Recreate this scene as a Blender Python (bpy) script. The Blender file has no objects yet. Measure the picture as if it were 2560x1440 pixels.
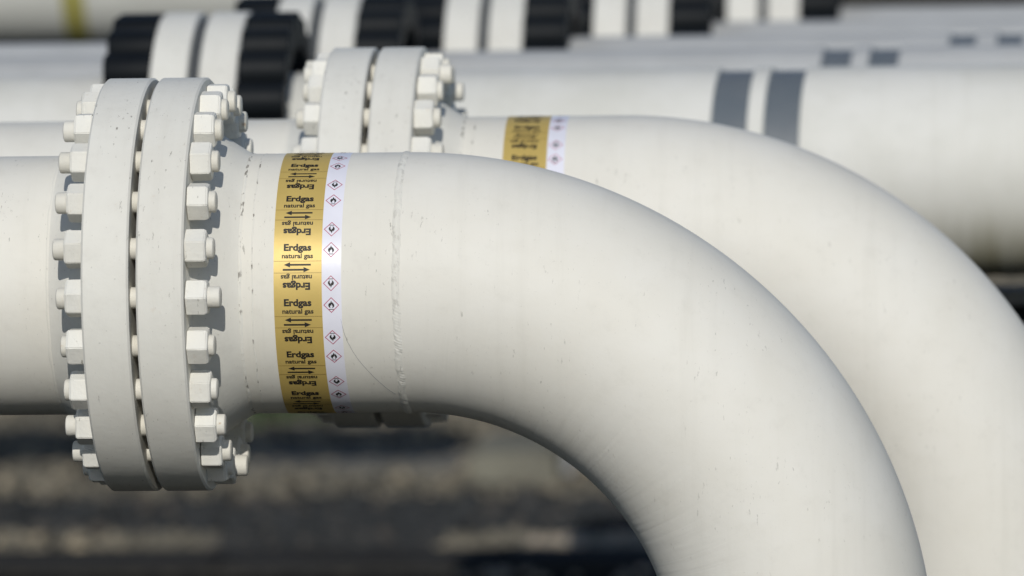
import bpy, bmesh, random
from math import *
from mathutils import Vector, Matrix
random.seed(7)
sc = bpy.context.scene
COL = sc.collection
H = 1.78            # height of the pipe axes above the ground
RP = 0.254          # pipe radius
RF = 0.4045         # flange radius
PI = pi

# ------------------------------------------------------------------ materials
def newmat(name):
    m = bpy.data.materials.new(name); m.use_nodes = True
    nt = m.node_tree
    for n in list(nt.nodes): nt.nodes.remove(n)
    out = nt.nodes.new('ShaderNodeOutputMaterial'); b = nt.nodes.new('ShaderNodeBsdfPrincipled')
    nt.links.new(b.outputs[0], out.inputs[0])
    return m, nt, b
def N(nt, t, **k):
    n = nt.nodes.new(t)
    for a, v in k.items(): setattr(n, a, v)
    return n
def noise(nt, vec, scale, detail=4, rough=.55, dist=0):
    n = N(nt, 'ShaderNodeTexNoise'); n.inputs['Scale'].default_value = scale
    n.inputs['Detail'].default_value = detail; n.inputs['Roughness'].default_value = rough
    n.inputs['Distortion'].default_value = dist
    nt.links.new(vec, n.inputs['Vector']); return n.outputs['Fac']
def ramp(nt, fac, a, b):
    n = N(nt, 'ShaderNodeMapRange'); n.inputs[1].default_value = a; n.inputs[2].default_value = b
    n.interpolation_type = 'SMOOTHSTEP'
    nt.links.new(fac, n.inputs[0]); return n.outputs[0]
def mul(nt, a, b, op='MULTIPLY'):
    n = N(nt, 'ShaderNodeMath', operation=op)
    for i, v in enumerate((a, b)):
        if isinstance(v, (int, float)): n.inputs[i].default_value = v
        else: nt.links.new(v, n.inputs[i])
    return n.outputs[0]
def mixc(nt, f, a, b):
    n = N(nt, 'ShaderNodeMix', data_type='RGBA')
    if isinstance(f, (int, float)): n.inputs[0].default_value = f
    else: nt.links.new(f, n.inputs[0])
    for i, v in ((6, a), (7, b)):
        if isinstance(v, tuple): n.inputs[i].default_value = v + (1,)
        else: nt.links.new(v, n.inputs[i])
    return n.outputs[2]
def scaled(nt, vec, s):
    n = N(nt, 'ShaderNodeMapping'); n.inputs['Scale'].default_value = s
    nt.links.new(vec, n.inputs[0]); return n.outputs[0]

def paint(name, base, base2, rough=.58, specks=.5, streak=0.0, rust=0.0, bump=.12, dirt_below=0.0, rnd=False, seam=0.0, ripple=False, spec=.28):
    m, nt, b = newmat(name)
    tc = N(nt, 'ShaderNodeTexCoord'); v = tc.outputs['Object']
    if rnd:
        oi = N(nt, 'ShaderNodeObjectInfo')
        ad = N(nt, 'ShaderNodeVectorMath', operation='ADD')
        nt.links.new(v, ad.inputs[0])
        sc_ = N(nt, 'ShaderNodeMath', operation='MULTIPLY'); sc_.inputs[1].default_value = 37
        nt.links.new(oi.outputs['Random'], sc_.inputs[0]); nt.links.new(sc_.outputs[0], ad.inputs[1]); v = ad.outputs[0]
    big = ramp(nt, noise(nt, v, 3.2, 5, .6), .3, .7)
    c = mixc(nt, big, base, base2)
    fine = noise(nt, v, 26, 6, .7)
    c = mixc(nt, mul(nt, ramp(nt, fine, .5, .8), .25), c, tuple(q*.8 for q in base2))
    if streak:
        sv = scaled(nt, v, (30, 3, 1.2))
        c = mixc(nt, mul(nt, ramp(nt, noise(nt, sv, 1, 5, .65), .5, .78), streak), c, (.40, .385, .33))
    if specks:
        s1 = ramp(nt, noise(nt, scaled(nt, v, (2.2, 1, .6)), 60, 4, .7), .635, .69)
        s2 = ramp(nt, noise(nt, v, 6, 4, .65), .46, .60)
        c = mixc(nt, mul(nt, mul(nt, s1, s2), specks), c, (.20, .19, .165))
        s3 = ramp(nt, noise(nt, v, 190, 1, .5), .745, .78)
        c = mixc(nt, mul(nt, s3, specks*.35), c, (.16, .15, .13))
    if seam:
        s1 = ramp(nt, noise(nt, scaled(nt, v, (1.2, .55, .55)), 110, 3, .6), .53, .62)
        s2 = ramp(nt, noise(nt, v, 14, 3, .6), .42, .55)
        c = mixc(nt, mul(nt, mul(nt, s1, s2), seam), c, (.12, .105, .085))
    if rust:
        r1 = ramp(nt, noise(nt, v, 45, 4, .65), .60, .72)
        r2 = ramp(nt, noise(nt, v, 9, 2, .5), .5, .62)
        c = mixc(nt, mul(nt, mul(nt, r1, r2), rust), c, (.36, .20, .06))
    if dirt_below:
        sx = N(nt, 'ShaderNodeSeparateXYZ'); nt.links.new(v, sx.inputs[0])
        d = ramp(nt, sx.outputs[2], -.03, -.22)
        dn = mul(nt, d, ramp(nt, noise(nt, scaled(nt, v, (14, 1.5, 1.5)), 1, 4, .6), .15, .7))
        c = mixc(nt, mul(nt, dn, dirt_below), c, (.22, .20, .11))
    nt.links.new(c, b.inputs['Base Color'])
    rr = N(nt, 'ShaderNodeMapRange'); rr.inputs[3].default_value = rough-.06; rr.inputs[4].default_value = rough+.12
    nt.links.new(fine, rr.inputs[0]); nt.links.new(rr.outputs[0], b.inputs['Roughness'])
    bp = N(nt, 'ShaderNodeBump'); bp.inputs['Strength'].default_value = bump; bp.inputs['Distance'].default_value = .002
    h = mul(nt, noise(nt, v, 95, 5, .6), mul(nt, noise(nt, v, 12, 2, .5), 2.5), 'ADD')
    nt.links.new(h, bp.inputs['Height'])
    last = bp.outputs[0]
    if ripple:      # faint forging wrinkles that run round the inner side of the bend
        sp = N(nt, 'ShaderNodeSeparateXYZ'); nt.links.new(v, sp.inputs[0])
        dx = mul(nt, sp.outputs[0], .49, 'SUBTRACT'); dz = mul(nt, sp.outputs[2], .762, 'ADD')
        th = mul(nt, dx, dz, 'ARCTAN2')
        rad = mul(nt, mul(nt, mul(nt, dx, dx), mul(nt, dz, dz), 'ADD'), .5, 'POWER')
        cb = N(nt, 'ShaderNodeCombineXYZ'); nt.links.new(mul(nt, th, 33), cb.inputs[0]); nt.links.new(mul(nt, rad, 3.5), cb.inputs[1])
        rn = noise(nt, cb.outputs[0], 1, 3, .5, .6)
        mask = ramp(nt, rad, .80, .56)
        b2 = N(nt, 'ShaderNodeBump'); b2.inputs['Strength'].default_value = .55; b2.inputs['Distance'].default_value = .0022
        nt.links.new(mul(nt, rn, mask), b2.inputs['Height']); nt.links.new(last, b2.inputs['Normal']); last = b2.outputs[0]
    nt.links.new(last, b.inputs['Normal']); b.inputs['Specular IOR Level'].default_value = spec
    return m

M = {}
M['pipe'] = paint('off_white_paint', (.70, .685, .63), (.655, .635, .575), specks=.6, streak=.10, bump=.12)
M['elbow'] = paint('off_white_elbow_paint', (.70, .685, .635), (.665, .645, .585), specks=.42, streak=.10, bump=.12, ripple=True)
M['flange'] = paint('flange_paint', (.67, .66, .61), (.61, .595, .545), specks=.9, rust=.12, streak=.12, bump=.22)
M['nut'] = paint('nut_paint', (.73, .72, .67), (.67, .655, .60), specks=.7, rust=.35, bump=.5, rnd=True)
M['stud'] = paint('stud_paint', (.70, .68, .62), (.62, .595, .52), specks=.5, rust=.6, bump=.5, rnd=True)
M['seam'] = paint('weld_paint', (.69, .68, .63), (.64, .625, .57), specks=.5, seam=.22, bump=.5)
M['neckseam'] = paint('neck_weld_paint', (.69, .68, .63), (.64, .625, .57), specks=.6, seam=.8, bump=.6)
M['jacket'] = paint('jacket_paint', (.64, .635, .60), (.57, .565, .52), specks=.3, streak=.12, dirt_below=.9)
M['dimmedjacket'] = paint('dimmed_jacket_paint', (.47, .475, .47), (.41, .415, .41), specks=.2, streak=.12, dirt_below=.8)  # dimness of the grazing-lit rear pipe tops put into the paint
M['farpaint'] = paint('grey_white_paint', (.60, .60, .56), (.54, .54, .50), specks=.0, streak=.15)
M['band'] = paint('blue_grey_paint', (.105, .125, .145), (.14, .155, .17), specks=.4, rough=.45)
M['gasket'] = paint('dark_gasket', (.05, .045, .038), (.025, .022, .02), specks=0, rust=.5, rough=.7)
M['fargasket'] = paint('grey_gasket', (.075, .08, .085), (.05, .055, .06), specks=0, rough=.7)
M['cap'] = paint('black_plastic', (.005, .0065, .0085), (.009, .011, .013), specks=0, rough=.5, bump=.1, spec=.12)
M['yellow'] = paint('yellow_tape', (.34, .31, .09), (.31, .29, .10), specks=0, rough=.4)
M['steel'] = paint('galvanised_steel', (.30, .31, .32), (.22, .23, .24), specks=.4, rough=.5)

def tapemat(name, c1, rough, metal, bump=.05):
    m, nt, b = newmat(name)
    v = N(nt, 'ShaderNodeTexCoord').outputs['Object']
    c = mixc(nt, ramp(nt, noise(nt, v, 8, 3), .35, .65), c1, tuple(q*.93 for q in c1))
    nt.links.new(c, b.inputs['Base Color']); b.inputs['Roughness'].default_value = rough; b.inputs['Metallic'].default_value = metal
    bp = N(nt, 'ShaderNodeBump'); bp.inputs['Strength'].default_value = bump; bp.inputs['Distance'].default_value = .002
    nt.links.new(noise(nt, v, 30, 3), bp.inputs['Height']); nt.links.new(bp.outputs[0], b.inputs['Normal'])
    return m
M['gold'] = tapemat('gold_tape', (.58, .425, .13), .46, .22, .12)
M['white'] = tapemat('white_tape', (.72, .72, .80), .30, 0, .12)
M['ink'] = tapemat('black_ink', (.012, .010, .008), .6, 0)
M['goldline'] = tapemat('brown_ink', (.20, .12, .03), .5, 0)
M['red'] = tapemat('red_ink', (.42, .07, .13), .45, 0)

def gravelmat(name, cols, scale, disp=.02):
    m, nt, b = newmat(name)
    v = N(nt, 'ShaderNodeTexCoord').outputs['Object']
    vo = N(nt, 'ShaderNodeTexVoronoi'); vo.inputs['Scale'].default_value = scale; nt.links.new(v, vo.inputs['Vector'])
    sp = N(nt, 'ShaderNodeSeparateColor'); nt.links.new(vo.outputs['Color'], sp.inputs[0])
    c = mixc(nt, sp.outputs[0], cols[0], cols[1])
    c = mixc(nt, ramp(nt, sp.outputs[1], .72, .95), c, cols[2])
    c = mixc(nt, mul(nt, ramp(nt, noise(nt, v, 1.1, 4), .42, .62), .75), c, tuple(q*.42 for q in cols[0]))
    d = ramp(nt, vo.outputs['Distance'], .15, .75)
    c = mixc(nt, mul(nt, d, .7), c, (.02, .02, .02))
    nt.links.new(c, b.inputs['Base Color']); b.inputs['Roughness'].default_value = .95; b.inputs['Specular IOR Level'].default_value = 0
    bp = N(nt, 'ShaderNodeBump'); bp.inputs['Strength'].default_value = 1; bp.inputs['Distance'].default_value = disp
    nt.links.new(mul(nt, vo.outputs['Distance'], -1), bp.inputs['Height']); nt.links.new(bp.outputs[0], b.inputs['Normal'])
    return m
M['gravel'] = gravelmat('brown_gravel', ((.12, .11, .09), (.20, .18, .14), (.34, .30, .23)), 16, .03)
M['darkenedgravel'] = gravelmat('darkened_gravel', ((.022, .024, .024), (.032, .034, .034), (.06, .06, .06)), 14, .03)  # darkened for the painted shadow strip and the added bounce-cutting sheet
def stonemat(name, a, b_, c_):
    m, nt, b = newmat(name)
    g = N(nt, 'ShaderNodeNewGeometry')
    r_ = g.outputs['Random Per Island']
    c = mixc(nt, r_, a, b_)
    c = mixc(nt, ramp(nt, r_, .82, .97), c, c_)
    nt.links.new(c, b.inputs['Base Color']); b.inputs['Roughness'].default_value = .9; b.inputs['Specular IOR Level'].default_value = 0
    return m
M['stone'] = stonemat('brown_stone', (.10, .095, .08), (.21, .19, .15), (.34, .29, .21))
M['sunlitstone'] = stonemat('sunlit_tone_stone', (.24, .22, .18), (.36, .32, .26), (.50, .40, .31))  # raised tone puts sunlight into stones that lie in shade
M['shadowstone'] = stonemat('shadow_tone_stone', (.03, .032, .034), (.05, .053, .055), (.09, .08, .07))  # stone colour carries the painted pipe shadow
M['concrete'] = paint('weathered_concrete', (.20, .195, .16), (.15, .145, .12), spec=0, specks=.5, streak=.3, rough=.8, bump=.5)
M['path'] = paint('path_concrete', (.17, .165, .15), (.13, .125, .11), spec=0, specks=.2, streak=.2, rough=.85, bump=.4)
M['shadedconcrete'] = paint('shaded_concrete', (.045, .045, .045), (.035, .034, .033), spec=0, specks=.3, rough=.8, bump=.4)  # pipe shade over the trough put into the concrete colour
M['leaf'] = paint('leaf_green', (.045, .085, .035), (.06, .10, .04), specks=0, rough=.6)

# ------------------------------------------------------------------ object helpers
def link(name, me, mat, parent=None, loc=None):
    o = bpy.data.objects.new(name, me); COL.objects.link(o)
    if mat is not None and not me.materials: me.materials.append(mat)
    if parent: o.parent = parent
    if loc: o.location = loc
    return o
def tag(o, label, cat=None, group=None, kind=None):
    if label: o['label'] = label
    if cat: o['category'] = cat
    if group: o['group'] = group
    if kind: o['kind'] = kind
    return o
def thing(name, loc, label, cat, group=None):
    o = bpy.data.objects.new(name, None); COL.objects.link(o); o.location = loc; o.empty_display_size = .1
    return tag(o, label, cat, group)
def mesh_from(name, verts, faces, smooth=True, sharp=None):
    me = bpy.data.meshes.new(name); me.from_pydata(verts, [], faces); me.update()
    if smooth:
        for p in me.polygons: p.use_smooth = True
        if sharp: me.set_sharp_from_angle(angle=radians(sharp))
    return me
def revolve(name, prof, segs=192, closed=False, wob=None, sharp=30):
    """profile (x, r) turned about the X axis"""
    V = []; Fc = []; n = len(prof)
    for i in range(segs):
        a = 2*PI*i/segs
        for x, r in prof:
            if wob: x, r = wob(x, r, a)
            V.append((x, -r*cos(a), r*sin(a)))
    m = n if closed else n-1
    for i in range(segs):
        j = (i+1) % segs
        for k in range(m):
            l = (k+1) % n
            Fc.append((i*n+k, i*n+l, j*n+l, j*n+k))
    me = mesh_from(name, V, Fc, True, sharp)
    bm = bmesh.new(); bm.from_mesh(me); bmesh.ops.recalc_face_normals(bm, faces=bm.faces); bm.to_mesh(me); bm.free()
    return me
def bevel_box(name, x0, x1, y0, y1, z0, z1, bev=.01):
    bm = bmesh.new(); bmesh.ops.create_cube(bm, size=1)
    for v in bm.verts:
        v.co = Vector(((x0+x1)/2+v.co.x*(x1-x0), (y0+y1)/2+v.co.y*(y1-y0), (z0+z1)/2+v.co.z*(z1-z0)))
    bmesh.ops.bevel(bm, geom=bm.edges[:], offset=bev, segments=2, affect='EDGES')
    me = bpy.data.meshes.new(name); bm.to_mesh(me); bm.free(); return me
def tube(name, pts, r, segs=8):
    V = []; Fc = []
    for i, p in enumerate(pts):
        t = (pts[min(i+1, len(pts)-1)]-pts[max(i-1, 0)]).normalized()
        u = t.cross(Vector((0, 0, 1)))
        u = u.normalized() if u.length > 1e-4 else Vector((1, 0, 0))
        w = t.cross(u)
        for k in range(segs):
            a = 2*PI*k/segs; V.append(p+(u*cos(a)+w*sin(a))*r)
    for i in range(len(pts)-1):
        for k in range(segs):
            l = (k+1) % segs; Fc.append((i*segs+k, i*segs+l, (i+1)*segs+l, (i+1)*segs+k))
    return mesh_from(name, V, Fc)

# ------------------------------------------------------------------ shared meshes
def nut_mesh(seed):
    """heavy hex nut, painted: rounded edges, chamfered outer corners. base at x=0, outer face at x=.041"""
    rnd = random.Random(seed)
    bm = bmesh.new(); R = .0377; h = .040
    prof = [(0, R), (h*.80, R), (h*.93, R*.975), (h, R*.88)]
    rings = []
    for x, r in prof:
        ring = []
        for k in range(6):
            a = PI/3*k+PI/6
            ring.append(bm.verts.new((x, r*cos(a), r*sin(a))))
        rings.append(ring)
    for i in range(len(rings)-1):
        for k in range(6):
            l = (k+1) % 6; bm.faces.new((rings[i][k], rings[i+1][k], rings[i+1][l], rings[i][l]))
    bm.faces.new(rings[0]); bm.faces.new(rings[-1][::-1])
    bmesh.ops.recalc_face_normals(bm, faces=bm.faces)
    ed = [e for e in bm.edges if len(e.link_faces) == 2 and e.calc_face_angle(0) > .15]
    bmesh.ops.bevel(bm, geom=ed, offset=.0015, segments=2, affect='EDGES', clamp_overlap=True)
    for v in bm.verts:
        v.co += Vector((rnd.uniform(-1, 1), rnd.uniform(-1, 1), rnd.uniform(-1, 1)))*.0003
    me = bpy.data.meshes.new('nut'); bm.to_mesh(me); bm.free()
    for p in me.polygons: p.use_smooth = True
    me.set_sharp_from_angle(angle=radians(22))
    me.materials.append(M['nut']); return me
NUTS = [nut_mesh(i) for i in range(4)]
def stud_mesh(l, rr):
    r = .0207; e = .004
    prof = [(-l, 0), (-l, r-e), (-l+e*.4, r-e*.3), (-l+e, r), (0, r), (rr-e, r), (rr-e*.4, r-e*.3), (rr, r-e), (rr, 0)]
    me = revolve('stud_bolt', prof, 32); me.materials.append(M['stud']); return me
STUDS = [stud_mesh(.151+a, .152+b) for a, b in ((0, 0), (.004, .002), (-.005, -.003), (.001, .010), (.006, -.001))]

# ------------------------------------------------------------------ lettering wrapped round a pipe
_fm = {}
def text_mesh(body, w, h, bold):
    """flat text mesh centred on 0, width w, height h of a capital; returns verts (u,v), faces"""
    key = (body, w, h, bold)
    if key in _fm: return _fm[key]
    cu = bpy.data.curves.new('t', 'FONT'); cu.body = body; cu.align_x = 'CENTER'; cu.offset = bold; cu.resolution_u = 3
    o = bpy.data.objects.new('t', cu); COL.objects.link(o)
    bpy.context.view_layer.update()
    dg = bpy.context.evaluated_depsgraph_get()
    me = bpy.data.meshes.new_from_object(o.evaluated_get(dg))
    vs = [v.co.copy() for v in me.vertices]; fs = [tuple(p.vertices) for p in me.polygons]
    bpy.data.objects.remove(o); bpy.data.curves.remove(cu); bpy.data.meshes.remove(me)
    x0 = min(v.x for v in vs); x1 = max(v.x for v in vs)
    top = max(v.y for v in vs)
    _fm[key] = ([((v.x-(x0+x1)/2)*w/(x1-x0), v.y*h/top-h/2) for v in vs], fs)
    return _fm[key]
def wrap(name, items, r, mat, parent):
    """items: (verts2d, faces, x, angle, flip) -> one mesh lying on radius r"""
    V = []; Fc = []
    for vs, fs, x, ang, flip in items:
        o = len(V)
        for u, v in vs:
            if flip: u, v = -u, -v
            a = ang+v/RP
            V.append((x+u, -r*cos(a), r*sin(a)))
        Fc += [tuple(i+o for i in f) for f in fs]
    me = mesh_from(name, V, Fc, False)
    return link(name, me, mat, parent)
def rect(x0, x1, y0, y1, n=2):
    vs = []; fs = []
    for i in range(n+1):
        y = y0+(y1-y0)*i/n; vs += [(x0, y), (x1, y)]
    for i in range(n): fs.append((2*i, 2*i+1, 2*i+3, 2*i+2))
    return vs, fs
def arrow(w, dr):
    t = .0017; hl = .012; hh = .0050
    vs = [(-w/2+hl*.8, -t), (w/2, -t), (w/2, t), (-w/2+hl*.8, t), (-w/2, 0), (-w/2+hl, hh), (-w/2+hl, -hh)]
    if dr > 0: vs = [(-x, y) for x, y in vs]
    return vs, [(0, 1, 2, 3), (4, 5, 6)]
def diamond_frame(a, t):
    vs = []; fs = []
    for k in range(4):
        c, s = cos(k*PI/2), sin(k*PI/2)
        vs += [(a*c, a*s), ((a-t)*c, (a-t)*s)]
    for k in range(4):
        l = (k+1) % 4; fs.append((2*k, 2*l, 2*l+1, 2*k+1))
    return vs, fs
def flame():
    out = [(-.2, -.42), (-.38, -.26), (-.46, -.02), (-.36, .22), (-.26, .34), (-.22, .18), (-.1, .42), (.0, .66), (.06, .46), (.14, .30), (.22, .42), (.28, .26), (.42, .08), (.44, -.14), (.34, -.32), (.18, -.42)]
    inn = [(-.1, -.42), (-.18, -.3), (-.16, -.12), (-.08, -.02), (-.03, -.14), (.0, .06), (.04, .16), (.1, .0), (.16, -.1), (.19, -.24), (.14, -.36), (.1, -.42)]
    s = .0132
    # strip between the outline and the pale heart of the flame
    n = len(out); vs = [(x*s, y*s) for x, y in out]; m = len(inn)
    vs += [(x*s, y*s) for x, y in inn]
    fs = []; j = 0
    for i in range(n-1):
        jn = min(m-1, round((i+1)*(m-1)/(n-1)))
        if jn > j: fs.append((i, i+1, n+jn, n+j))
        else: fs.append((i, i+1, n+j))
        j = jn
    b = rect(-.34*s, .34*s, -.68*s, -.58*s, 1)
    o = len(vs); vs += b[0]; fs += [tuple(q+o for q in f) for f in b[1]]
    return vs, fs

def marking_tape(root, x0, blur=False):
    """gold band with lettering, white band with flame diamonds"""
    xg0, xg1, xw1 = x0, x0+.0925, x0+.1300
    gb = link('gold_band', revolve('gold_band', [(xg0, RP), (xg0, RP+.0005), (xg1, RP+.0005), (xg1, RP)], 360), M['gold'], root)
    wb = link('hazard_band', revolve('hazard_band', [(xg1+.0001, RP), (xg1+.0001, RP+.0004), (xw1, RP+.0004), (xw1, RP)], 360), M['white'], root)
    per = radians(24); a0 = radians(6.9+5.6); xc = (xg0+xg1)/2-.0015; xd = (xg1+xw1)/2-.001
    black = []; lines = []; reds = []; flames = []
    E1 = text_mesh('Erdgas', .0530, .0132, .041); E2 = text_mesh('natural gas', .0600, .0092, .029)
    AL, AR = arrow(.052, -1), arrow(.052, 1)
    D = diamond_frame(.0152, .0019); FL = flame()
    ln = rect(xg0+.0004-xc, xg1-.0004-xc, -.00035, .00035, 1)
    for k in range(15):
        a = a0+k*per
        black += [(*E1, xc+.001, a+radians(8.75), False), (*E2, xc+.001, a+radians(4.95), False),
                  (*E1, xc-.001, a-radians(8.35), True), (*E2, xc-.001, a-radians(4.55), True),
                  (*AL, xc+.001, a+radians(1.0), False), (*AR, xc-.001, a-radians(1.15), False)]
        lines += [(*ln, xc, a+radians(2.6), False), (*ln, xc, a-radians(2.5), False)]
        for da, fl in ((7.5, False), (-7.1, True)):
            reds.append((*D, xd, a+radians(da), fl)); flames.append((*FL, xd, a+radians(da), fl))
    lt = wrap('lettering', black+lines, RP+.00085, M['ink'], gb)
    lt.data.materials.append(M['goldline'])
    nl = sum(len(q[1]) for q in lines); n = len(lt.data.polygons)
    for q in range(n-nl, n): lt.data.polygons[q].material_index = 1
    for q in range(len(reds)):
        hs = wrap('hazard_symbol', [reds[q], flames[q]], RP+.0008, M['red'], wb)
        hs.data.materials.append(M['ink'])
        for f in range(len(reds[q][1]), len(hs.data.polygons)): hs.data.polygons[f].material_index = 1

# ------------------------------------------------------------------ pipe parts
def flange_profile(s, g0=.0072):
    """weld-neck flange, gap side at x=s*.007, outward direction s"""
    g, t = g0, .0905
    c = .004
    P = [(.0035, .22), (.0035, .300), (g, .3005), (g, RF-c), (g+c, RF), (g+t-c, RF), (g+t, RF-c), (g+t, .312),
         (g+t+.003, .306), (g+t+.012, .300), (g+.155, RP+.012), (g+.168, RP+.004), (g+.176, RP+.0012)]
    return [(s*x, r) for x, r in P]
def wobble_band(amp, seed, freq=60, xa=.002):
    rnd = random.Random(seed); ph = [rnd.uniform(0, 6.28) for _ in range(12)]
    def f(x, r, a):
        rip = sin(a*freq*4.1+1.2*sin(a*31)+ph[0]+500*x)*.28
        n = rip+sum(sin(a*(freq*(.5+.23*i))+ph[i]+x*300*(i % 3)) for i in range(6))/6
        m = sum(sin(a*(7+5*i)+ph[i+6]) for i in range(4))/4
        return x+xa*m, r+amp*n*(.6+.6*m)
    return f
def weld(name, xc, w, h, seed, mat, root, amp=.0007):
    n = 10
    prof = [(xc-w/2+w*i/n, RP-.0006+h*sin(PI*i/n)) for i in range(n+1)]
    me = revolve(name, prof, 1600, wob=wobble_band(amp, seed), sharp=None)
    return link(name, me, mat, root)
def elbow_mesh(x0, R, r, ang=90, leg=1.4, n=72, m=128, leg_left=False):
    V = []; Fc = []; cen = []
    for i in range(n+1):
        t = radians(ang)*i/n
        cen.append((Vector((x0+R*sin(t), 0, -R+R*cos(t))), Vector((-sin(t)*0+sin(t), 0, cos(t)))))
    end, nn = cen[-1]
    for i in range(1, 5): cen.append((end+Vector((0, 0, -leg*i/4)), nn))
    for c, u in cen:
        for k in range(m):
            a = 2*PI*k/m; V.append(c+u*(r*sin(a))+Vector((0, -r*cos(a), 0)))
    for i in range(len(cen)-1):
        for k in range(m):
            l = (k+1) % m; Fc.append((i*m+k, (i+1)*m+k, (i+1)*m+l, i*m+l))
    if leg_left: V = [Vector((2*x0-v.x, v.y, v.z)) for v in V]
    me = mesh_from('elbow', V, Fc)
    bm = bmesh.new(); bm.from_mesh(me); bmesh.ops.recalc_face_normals(bm, faces=bm.faces); bm.to_mesh(me); bm.free()
    return me

def bolted_pair(root, th0, seed):
    rnd = random.Random(seed)
    f1 = link('flange', revolve('flange', flange_profile(-1), 256), M['flange'], root)
    f2 = link('flange', revolve('flange', flange_profile(1), 256), M['flange'], root)
    link('gasket', revolve('gasket', [(-.0034, .20), (-.0034, .312), (.0034, .312), (.0034, .20)], 128), M['gasket'], root)
    RB = .3575
    for k in range(24):
        th = th0+k*2*PI/24
        st = link('stud_bolt', rnd.choice(STUDS), None, root, (rnd.uniform(-.002, .002), -RB*cos(th), RB*sin(th)))
        st.rotation_euler.x = rnd.uniform(0, 6)
        for sgn in (1, -1):
            nu = link('nut', rnd.choice(NUTS), None, st)
            rx = rnd.uniform(0, PI/3)-st.rotation_euler.x
            nu.matrix_local = Matrix.Translation((sgn*.0979, 0, 0)) @ Matrix.Rotation(rx if sgn > 0 else rx, 4, 'X') @ (Matrix.Identity(4) if sgn > 0 else Matrix.Rotation(PI, 4, 'Z') @ Matrix.Diagonal((.9, 1, 1, 1)))

def elbow_line(loc, ex, th0, seed, label, tape_x, mirror=False):
    root = thing('gas_pipeline', loc, label, 'pipeline', 'white gas pipes bending down into the ground')
    link('pipe_run', revolve('pipe_run', [(-7.0, RP), (-.34, RP), (-.183, RP), (-.180, RP-.004)], 192), M['pipe'], root)
    link('pipe_run', revolve('pipe_run', [(.180, RP-.004), (.183, RP), (ex-.001, RP)], 256), M['pipe'], root)
    bolted_pair(root, th0, seed)
    weld('weld_seam', .1845, .012, .0016, seed+1, M['neckseam'], root, .0003)
    weld('weld_seam', -.1845, .012, .0016, seed+5, M['pipe'], root, .0003)
    weld('weld_seam', .2095, .0045, .0011, seed+2, M['neckseam'], root, .0002)
    weld('weld_seam', ex-.004, .0175 if seed == 11 else .012, .0029 if seed == 11 else .0006, seed+3, M['seam'] if seed == 11 else M['elbow'], root, .0011 if seed == 11 else .0001)
    link('elbow', elbow_mesh(ex, .762, RP, leg=H-.762+.1), M['elbow'], root)
    marking_tape(root, tape_x)
    # concrete collar where the pipe enters the ground
    return root

P1 = elbow_line((0, 0, H), .49, radians(-3.1+5.6-1), 11, 'nearest white gas pipe in sharp focus, crisp gold lettered band beside its bolted flange', .2515)
P2 = elbow_line((.332, 1.0, H), .516, radians(4), 23, 'second white gas pipe just behind the nearest one, with slightly blurred gold band', .275)

# thin crack in the paint of the front pipe, running from the tape down to the weld seam
def surf(px, ang, dr=0.0): return Vector((px, -(RP+dr)*cos(ang), (RP+dr)*sin(ang)))
cr = [(.379, -15), (.383, -20), (.389, -25), (.398, -30), (.409, -35), (.421, -39.5), (.433, -44), (.447, -49), (.461, -54), (.475, -58)]
rj = random.Random(3)
pts = []
for i in range(len(cr)-1):
    for k in range(4):
        t = k/4; x = cr[i][0]*(1-t)+cr[i+1][0]*t; a = cr[i][1]*(1-t)+cr[i+1][1]*t
        pts.append(surf(x+rj.uniform(-.0003, .0003), radians(a+5.6-1), .0001))
link('paint_crack', tube('paint_crack', pts, .0004, 6), M['steel'], P1)

# ------------------------------------------------------------------ the straight jacketed pipes behind
CAPM = None
def cap_mesh():
    r = .0458; L = .116
    prof = [(0, r), (L*.93, r), (L*.98, r*.95), (L, r*.88), (L, 0)]
    me = revolve('bolt_cap', prof, 28); me.materials.append(M['cap']); return me
CAPM = cap_mesh()
SHORT = None
def capped_pair(root, gx, th0):
    for s in (-1, 1):
        me = revolve('flange', [(gx+x*1.0, r) for x, r in flange_profile(s, .0135)], 160)
        link('flange', me, M['flange'], root)
    link('gasket', revolve('gasket', [(gx-.0132, .20), (gx-.0132, .385), (gx+.0132, .385), (gx+.0132, .20)], 96), M['fargasket'], root)
    for k in range(24):
        th = th0+k*2*PI/24
        for s in (-1, 1):
            c = link('bolt_cap', CAPM, None, root, (gx+s*.1043, -.358*cos(th), .358*sin(th)))
            if s < 0: c.rotation_euler.z = PI
def straight_line(loc, bands, label, jm='jacket', left=-7, right=8, turn_left=False):
    root = thing('gas_pipeline', loc, label, 'pipeline', 'straight white gas pipes with black capped flange bolts')
    capped_pair(root, 0, radians(5))
    x = .150; tilt = lambda x, r, a: (x-.085*r*cos(a), r)
    link('core_pipe', revolve('core_pipe', [(x, RP-.008), (right, RP-.008)], 128), M['band'], root)
    edges = [x]+[e for b in bands for e in b]+[right]
    for i in range(0, len(edges), 2):
        a, b = edges[i], edges[i+1]
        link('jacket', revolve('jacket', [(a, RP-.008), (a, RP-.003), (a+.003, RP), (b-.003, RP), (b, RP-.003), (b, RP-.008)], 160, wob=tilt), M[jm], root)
    if turn_left:
        link('end_cap', revolve('end_cap', [(-.64, 0), (-.635, .08), (-.61, .16), (-.57, .215), (-.50, .245), (-.451, RP)], 96), M[jm], root)
        link('pipe_run', revolve('pipe_run', [(-.4505, RP), (-.182, RP)], 128), M[jm], root)
    else:
        link('pipe_run', revolve('pipe_run', [(left, RP), (-.182, RP)], 128), M[jm], root)
    return root
import math
D0 = 14000/1275
def backY(s): return D0/s-D0
P3 = straight_line((-.255, 2.66, H), [(1.245, 1.33), (1.37, 1.455)], 'straight white pipe directly behind the second bend, with two wide blue-grey bands')
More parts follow.
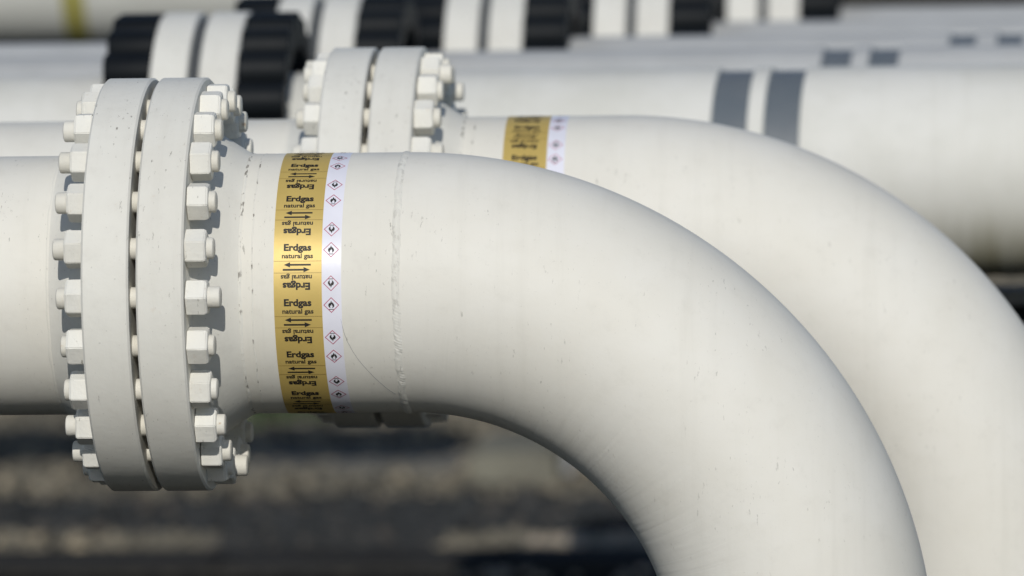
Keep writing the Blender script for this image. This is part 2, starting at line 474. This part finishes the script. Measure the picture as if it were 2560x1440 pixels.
P4 = straight_line((-.068, 3.52, H), [(1.29, 1.365), (1.41, 1.485)], 'straight white pipe fourth from the front, black capped flange above the second pipe', 'dimmedjacket')
P5 = straight_line((.312, 4.15, H), [(1.232, 1.302), (1.358, 1.428)], 'straight white pipe fifth from the front, two small grey bands at far right', 'dimmedjacket')
P6 = straight_line((.662, 4.85, H), [(1.9, 1.975), (2.02, 2.095)], 'straight white pipe sixth from the front, black capped flange right of centre', 'dimmedjacket', turn_left=True)
P7 = straight_line((1.0, 5.60, H), [(2.4, 2.475), (2.52, 2.595)], 'straight white pipe farthest back, its black capped flange at the upper right', 'dimmedjacket', turn_left=True)

# large raised pipe beyond, with a yellow band
root = thing('raised_pipeline', (0, 7.7, 2.11), 'large raised grey white pipe behind all others with a yellow band at upper left', 'pipeline')
rr = .275
link('pipe_run', revolve('pipe_run', [(-8, rr), (-.4, rr)], 128), M['farpaint'], root)
link('end_cap', revolve('end_cap', [(-.399, rr), (-.33, rr*.96), (-.25, rr*.8), (-.2, rr*.5), (-.18, 0)], 96), M['farpaint'], root)
link('yellow_band', revolve('yellow_band', [(-1.385, rr), (-1.385, rr+.003), (-1.31, rr+.003), (-1.31, rr)], 96), M['yellow'], root)

# ------------------------------------------------------------------ supports that carry the pipes
def support(x, y, z, r, label, w=.30):
    t = thing('pipe_support', (x, y, 0), label, 'pipe support', 'steel pipe supports on concrete footings')
    link('footing', bevel_box('footing', -.32, .32, -.26, .26, -.05, .14, .015), M['concrete'], t)
    link('post', bevel_box('post', -.06, .06, -.06, .06, .141, z-r-.055, .006), M['steel'], t)
    link('base_plate', bevel_box('base_plate', -.14, .14, -.14, .14, .1405, .16, .004), M['steel'], t)
    # curved saddle cradle
    V = []; Fc = []; n = 20
    for i in range(n+1):
        a = radians(-150+120*i/n)
        for q in (r+.001, r+.02):
            for xx in (-w/2, w/2): V.append((xx, q*cos(a), z+q*sin(a)))
    for i in range(n):
        b = 4*i; Fc += [(b, b+4, b+5, b+1), (b+2, b+3, b+7, b+6), (b, b+2, b+6, b+4), (b+1, b+5, b+7, b+3)]
    Fc += [(0, 1, 3, 2), (4*n, 4*n+2, 4*n+3, 4*n+1)]
    link('saddle', mesh_from('saddle', V, Fc, False), M['steel'], t)
    link('crosshead', bevel_box('crosshead', -.12, .12, -.17, .17, z-r-.056, z-r-.018, .004), M['steel'], t)
    return t

for xs, side in ((-3.2, 'left'), (2.9, 'right')):
    for nm, y, yz in (('third', 2.66, 0), ('fourth', 3.52, 0), ('fifth', 4.15, 0), ('sixth', 4.85, 0), ('farthest', 5.6, 0)):
        if side == 'left' and nm in ('sixth', 'farthest'): continue
        support(xs+(.02 if side == 'left' else 0), y, H, RP, 'steel post and saddle under the %s end of the %s pipe' % (side, nm))
support(-3.0, 0, H, RP, 'steel post and saddle under the left end of the nearest pipe')
support(-3.0, 1.0, H, RP, 'steel post and saddle under the left end of the second pipe')
support(-3.4, 7.7, 2.11, rr, 'tall steel post and saddle under the left end of the raised pipe')

# steel beam below the third pipe at the right
bt = thing('steel_beam', (0, 0, 0), 'grey steel beam running low behind the bends at the right edge', 'beam')
link('top_flange', bevel_box('top_flange', 1.15, 4.2, 3.02, 3.16, 1.417, 1.452, .003), M['steel'], bt)
link('shaded_web', bevel_box('shaded_web', 1.15, 4.2, 3.07, 3.09, 1.335, 1.4165, .002), M['cap'], bt)  # web and lower flange coloured black in place of shade
link('shaded_bottom_flange', bevel_box('shaded_bottom_flange', 1.15, 4.2, 3.03, 3.15, 1.315, 1.3345, .003), M['cap'], bt)
for px_ in (2.45, 4.0): link('post', bevel_box('post', px_-.05, px_+.05, 3.04, 3.14, 0, 1.3145, .004), M['steel'], bt)

# concrete on the ground
tr = thing('cable_trough', (0, 0, 0), 'long concrete cable trough coloured as in shade lying on the gravel along the bottom of the picture', 'cable trough')
link('channel', bevel_box('channel', -9, 9, 8.06, 8.44, -.12, .004, .012), M['shadedconcrete'], tr)
for k in range(18):
    link('cover_slab', bevel_box('cover_slab', -9+k*1.0+.006, -8+k*1.0-.006, 8.03, 8.45, .0045, .028, .006), M['shadedconcrete'], tr)
tag(link('path', bevel_box('path', -1.75, -.38, 10.62, 11.2, -.05, .02, .008), M['path']), 'smooth grey concrete path', None, None, 'structure')
fb = thing('concrete_block', (-.15, 10.62, 0), 'weathered concrete foundation block on the gravel behind the nearest bend', 'concrete block')
link('block', bevel_box('block', -.17, .17, -.30, .34, -.05, .12, .02), M['concrete'], fb)
link('anchor_post', bevel_box('anchor_post', .175, .215, -.02, .05, -.02, .17, .006), M['steel'], fb)

# weeds
lf = random.Random(5); V = []; Fc = []
for k in range(110):
    a = lf.uniform(0, 6.28); l = lf.uniform(.10, .26); sp_ = lf.uniform(.2, .9); w_ = lf.uniform(.006, .014)
    bx_, by_ = lf.gauss(0, .09), lf.gauss(0, .07)
    u = Vector((cos(a), sin(a), 0)); q = Vector((-sin(a), cos(a), 0)); o = len(V); b0 = Vector((bx_, by_, 0))
    V += [b0-q*w_*.4, b0+q*w_*.4, b0+u*l*sp_*.5+Vector((0, 0, l*.6))+q*w_, b0+u*l*sp_*.5+Vector((0, 0, l*.6))-q*w_, b0+u*l*sp_+Vector((0, 0, l*.8))]
    Fc += [(o, o+1, o+2, o+3), (o+3, o+2, o+4)]
tag(link('weed_plant', mesh_from('weed_plant', V, Fc, False), M['leaf'], None, (-1.28, 12.3, 0)), 'small green weed growing in the gravel beneath the nearest flange', 'weed')

# loose stones, far too many to count
def stones(name, mat, boxes, seed, label):
    rs = random.Random(seed); V = []; Fc = []
    t = (1+5**.5)/2
    iv = [Vector(p).normalized() for p in ((-1, t, 0), (1, t, 0), (-1, -t, 0), (1, -t, 0), (0, -1, t), (0, 1, t), (0, -1, -t), (0, 1, -t), (t, 0, -1), (t, 0, 1), (-t, 0, -1), (-t, 0, 1))]
    ifc = ((0, 11, 5), (0, 5, 1), (0, 1, 7), (0, 7, 10), (0, 10, 11), (1, 5, 9), (5, 11, 4), (11, 10, 2), (10, 7, 6), (7, 1, 8), (3, 9, 4), (3, 4, 2), (3, 2, 6), (3, 6, 8), (3, 8, 9), (4, 9, 5), (2, 4, 11), (6, 2, 10), (8, 6, 7), (9, 8, 1))
    for x0, x1, y0, y1, n, smin, smax, jit in boxes:
        for k in range(n):
            s_ = rs.uniform(smin, smax)*rs.uniform(.7, 1); c = Vector((rs.uniform(x0, x1), rs.uniform(y0, y1)+rs.gauss(0, jit), s_*.35))
            R_ = Matrix.Rotation(rs.uniform(0, 6.3), 3, 'Z') @ Matrix.Rotation(rs.uniform(0, 3), 3, 'X')
            sx, sy, sz = rs.uniform(.8, 1.3), rs.uniform(.7, 1.1), rs.uniform(.5, .8)
            o = len(V)
            for p in iv:
                q = R_ @ Vector((p.x*sx, p.y*sy, p.z*sz))*s_*rs.uniform(.8, 1.1); V.append(c+q)
            Fc += [tuple(i_+o for i_ in f) for f in ifc]
    o = link(name, mesh_from(name, V, Fc, False), mat); tag(o, label, 'gravel', None, 'stuff')
stones('brown_stones', M['stone'], [(-.27, .02, 8.47, 8.9, 130, .02, .035, .01), (-4, -1.08, 8.47, 8.93, 620, .02, .04, .01), (-4, 3.4, 9.88, 13.5, 5200, .018, .04, .06), (-3, 3.4, 13.5, 19, 2500, .025, .05, 0)], 4, 'loose brown and tan stones strewn over the gravel ground')
stones('sunlit_tone_stones', M['sunlitstone'], [(.02, 1.0, 8.47, 8.9, 420, .018, .03, .01), (-.2, 3, 7.8, 8.0, 70, .02, .04, .01)], 8, 'stones coloured pale as if sunlit along the cable trough')
stones('shadow_tone_stones', M['shadowstone'], [(-4, 3.4, 8.93, 9.8, 2600, .02, .05, .03), (-1.08, -.27, 8.47, 8.93, 330, .02, .04, .01)], 6, 'stones coloured dark as pipe shadow in a strip behind the cable trough')

# ------------------------------------------------------------------ ground
ds = bpy.data.meshes.new('shadow_gravel_strip')  # pipe and flange shadow bands painted as a dark sheet of gravel
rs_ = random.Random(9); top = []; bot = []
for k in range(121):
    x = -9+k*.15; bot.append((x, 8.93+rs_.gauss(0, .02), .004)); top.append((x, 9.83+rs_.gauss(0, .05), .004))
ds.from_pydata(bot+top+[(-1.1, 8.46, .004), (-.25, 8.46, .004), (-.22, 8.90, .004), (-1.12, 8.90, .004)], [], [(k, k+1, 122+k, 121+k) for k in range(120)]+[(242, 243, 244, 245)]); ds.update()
tag(link('shadow_gravel_strip', ds, M['darkenedgravel']), 'gravel strip coloured dark as pipe shadow', None, None, 'structure')
me = bpy.data.meshes.new('ground')
Vg = [(-400, -400, 0), (400, -400, 0), (400, 600, 0), (-400, 600, 0)]
me.from_pydata(Vg, [], [(0, 1, 2, 3)]); me.update()
tag(link('ground', me, M['gravel']), 'brown gravel ground under the pipes', None, None, 'structure')

fg = bpy.data.meshes.new('bounce_cutting_sheet')
fg.from_pydata([(-60, -60, .004), (60, -60, .004), (60, 7.98, .004), (-60, 7.98, .004)], [], [(0, 1, 2, 3)]); fg.update()  # added dark sheet, keeps ground bounce off the pipe undersides
tag(link('bounce_cutting_sheet', fg, M['darkenedgravel']), 'added dark ground sheet that cuts bounced light under the pipes', None, None, 'structure')

# ------------------------------------------------------------------ camera
F = 14000.0
a, p, r = radians(4.6), radians(5.6), radians(-.95)
Rv = Vector((cos(a), sin(a), 0)); Fw = Vector((-sin(a)*cos(p), cos(a)*cos(p), -sin(p))); Uv = Vector((-sin(a)*sin(p), cos(a)*sin(p), cos(p)))
R2 = Rv*cos(r)+Uv*sin(r); U2 = -Rv*sin(r)+Uv*cos(r)
Dd = F/1275
cl = Vector((0, 0, H))-Dd*(Fw+R2*((405-1280)/F)+U2*((720-711)/F))
cd = bpy.data.cameras.new('camera'); cam = bpy.data.objects.new('camera', cd); COL.objects.link(cam)
mw = Matrix((R2, U2, -Fw)).transposed().to_4x4(); mw.translation = cl; cam.matrix_world = mw
cd.sensor_width = 36; cd.lens = 36*F/2560; cd.clip_start = .1; cd.clip_end = 2000
cd.dof.use_dof = True; cd.dof.focus_distance = Dd-.24; cd.dof.aperture_fstop = 2.2
sc.camera = cam
def unproj(px, py, z=None, Y=None):
    d = Fw+R2*((px-1280)/F)+U2*((720-py)/F)
    t = (z-cl.z)/d.z if z is not None else (Y-cl.y)/d.y
    return cl+d*t

# ------------------------------------------------------------------ light
EL = radians(29); AZ = radians(3.5)
w = bpy.data.worlds.new('World'); sc.world = w; w.use_nodes = True
nt = w.node_tree
sky = nt.nodes.new('ShaderNodeTexSky'); sky.sky_type = 'NISHITA'; sky.sun_disc = False
sky.sun_elevation = EL; sky.sun_rotation = PI-AZ; sky.dust_density = .6; sky.ozone_density = 2.8
bg = nt.nodes['Background']; bg.inputs[1].default_value = .08
nt.links.new(sky.outputs[0], bg.inputs[0])
sl = bpy.data.lights.new('sun', 'SUN'); sl.energy = 3.0; sl.angle = radians(.53); sl.color = (1, .965, .895)
so = bpy.data.objects.new('sun', sl); COL.objects.link(so)
dirv = Vector((-sin(AZ)*cos(EL), cos(AZ)*cos(EL), -sin(EL)))
so.rotation_euler = dirv.to_track_quat('-Z', 'Y').to_euler(); so.location = (2, -20, 10)
sc.view_settings.view_transform = 'Standard'; sc.view_settings.look = 'None'; sc.view_settings.exposure = 0
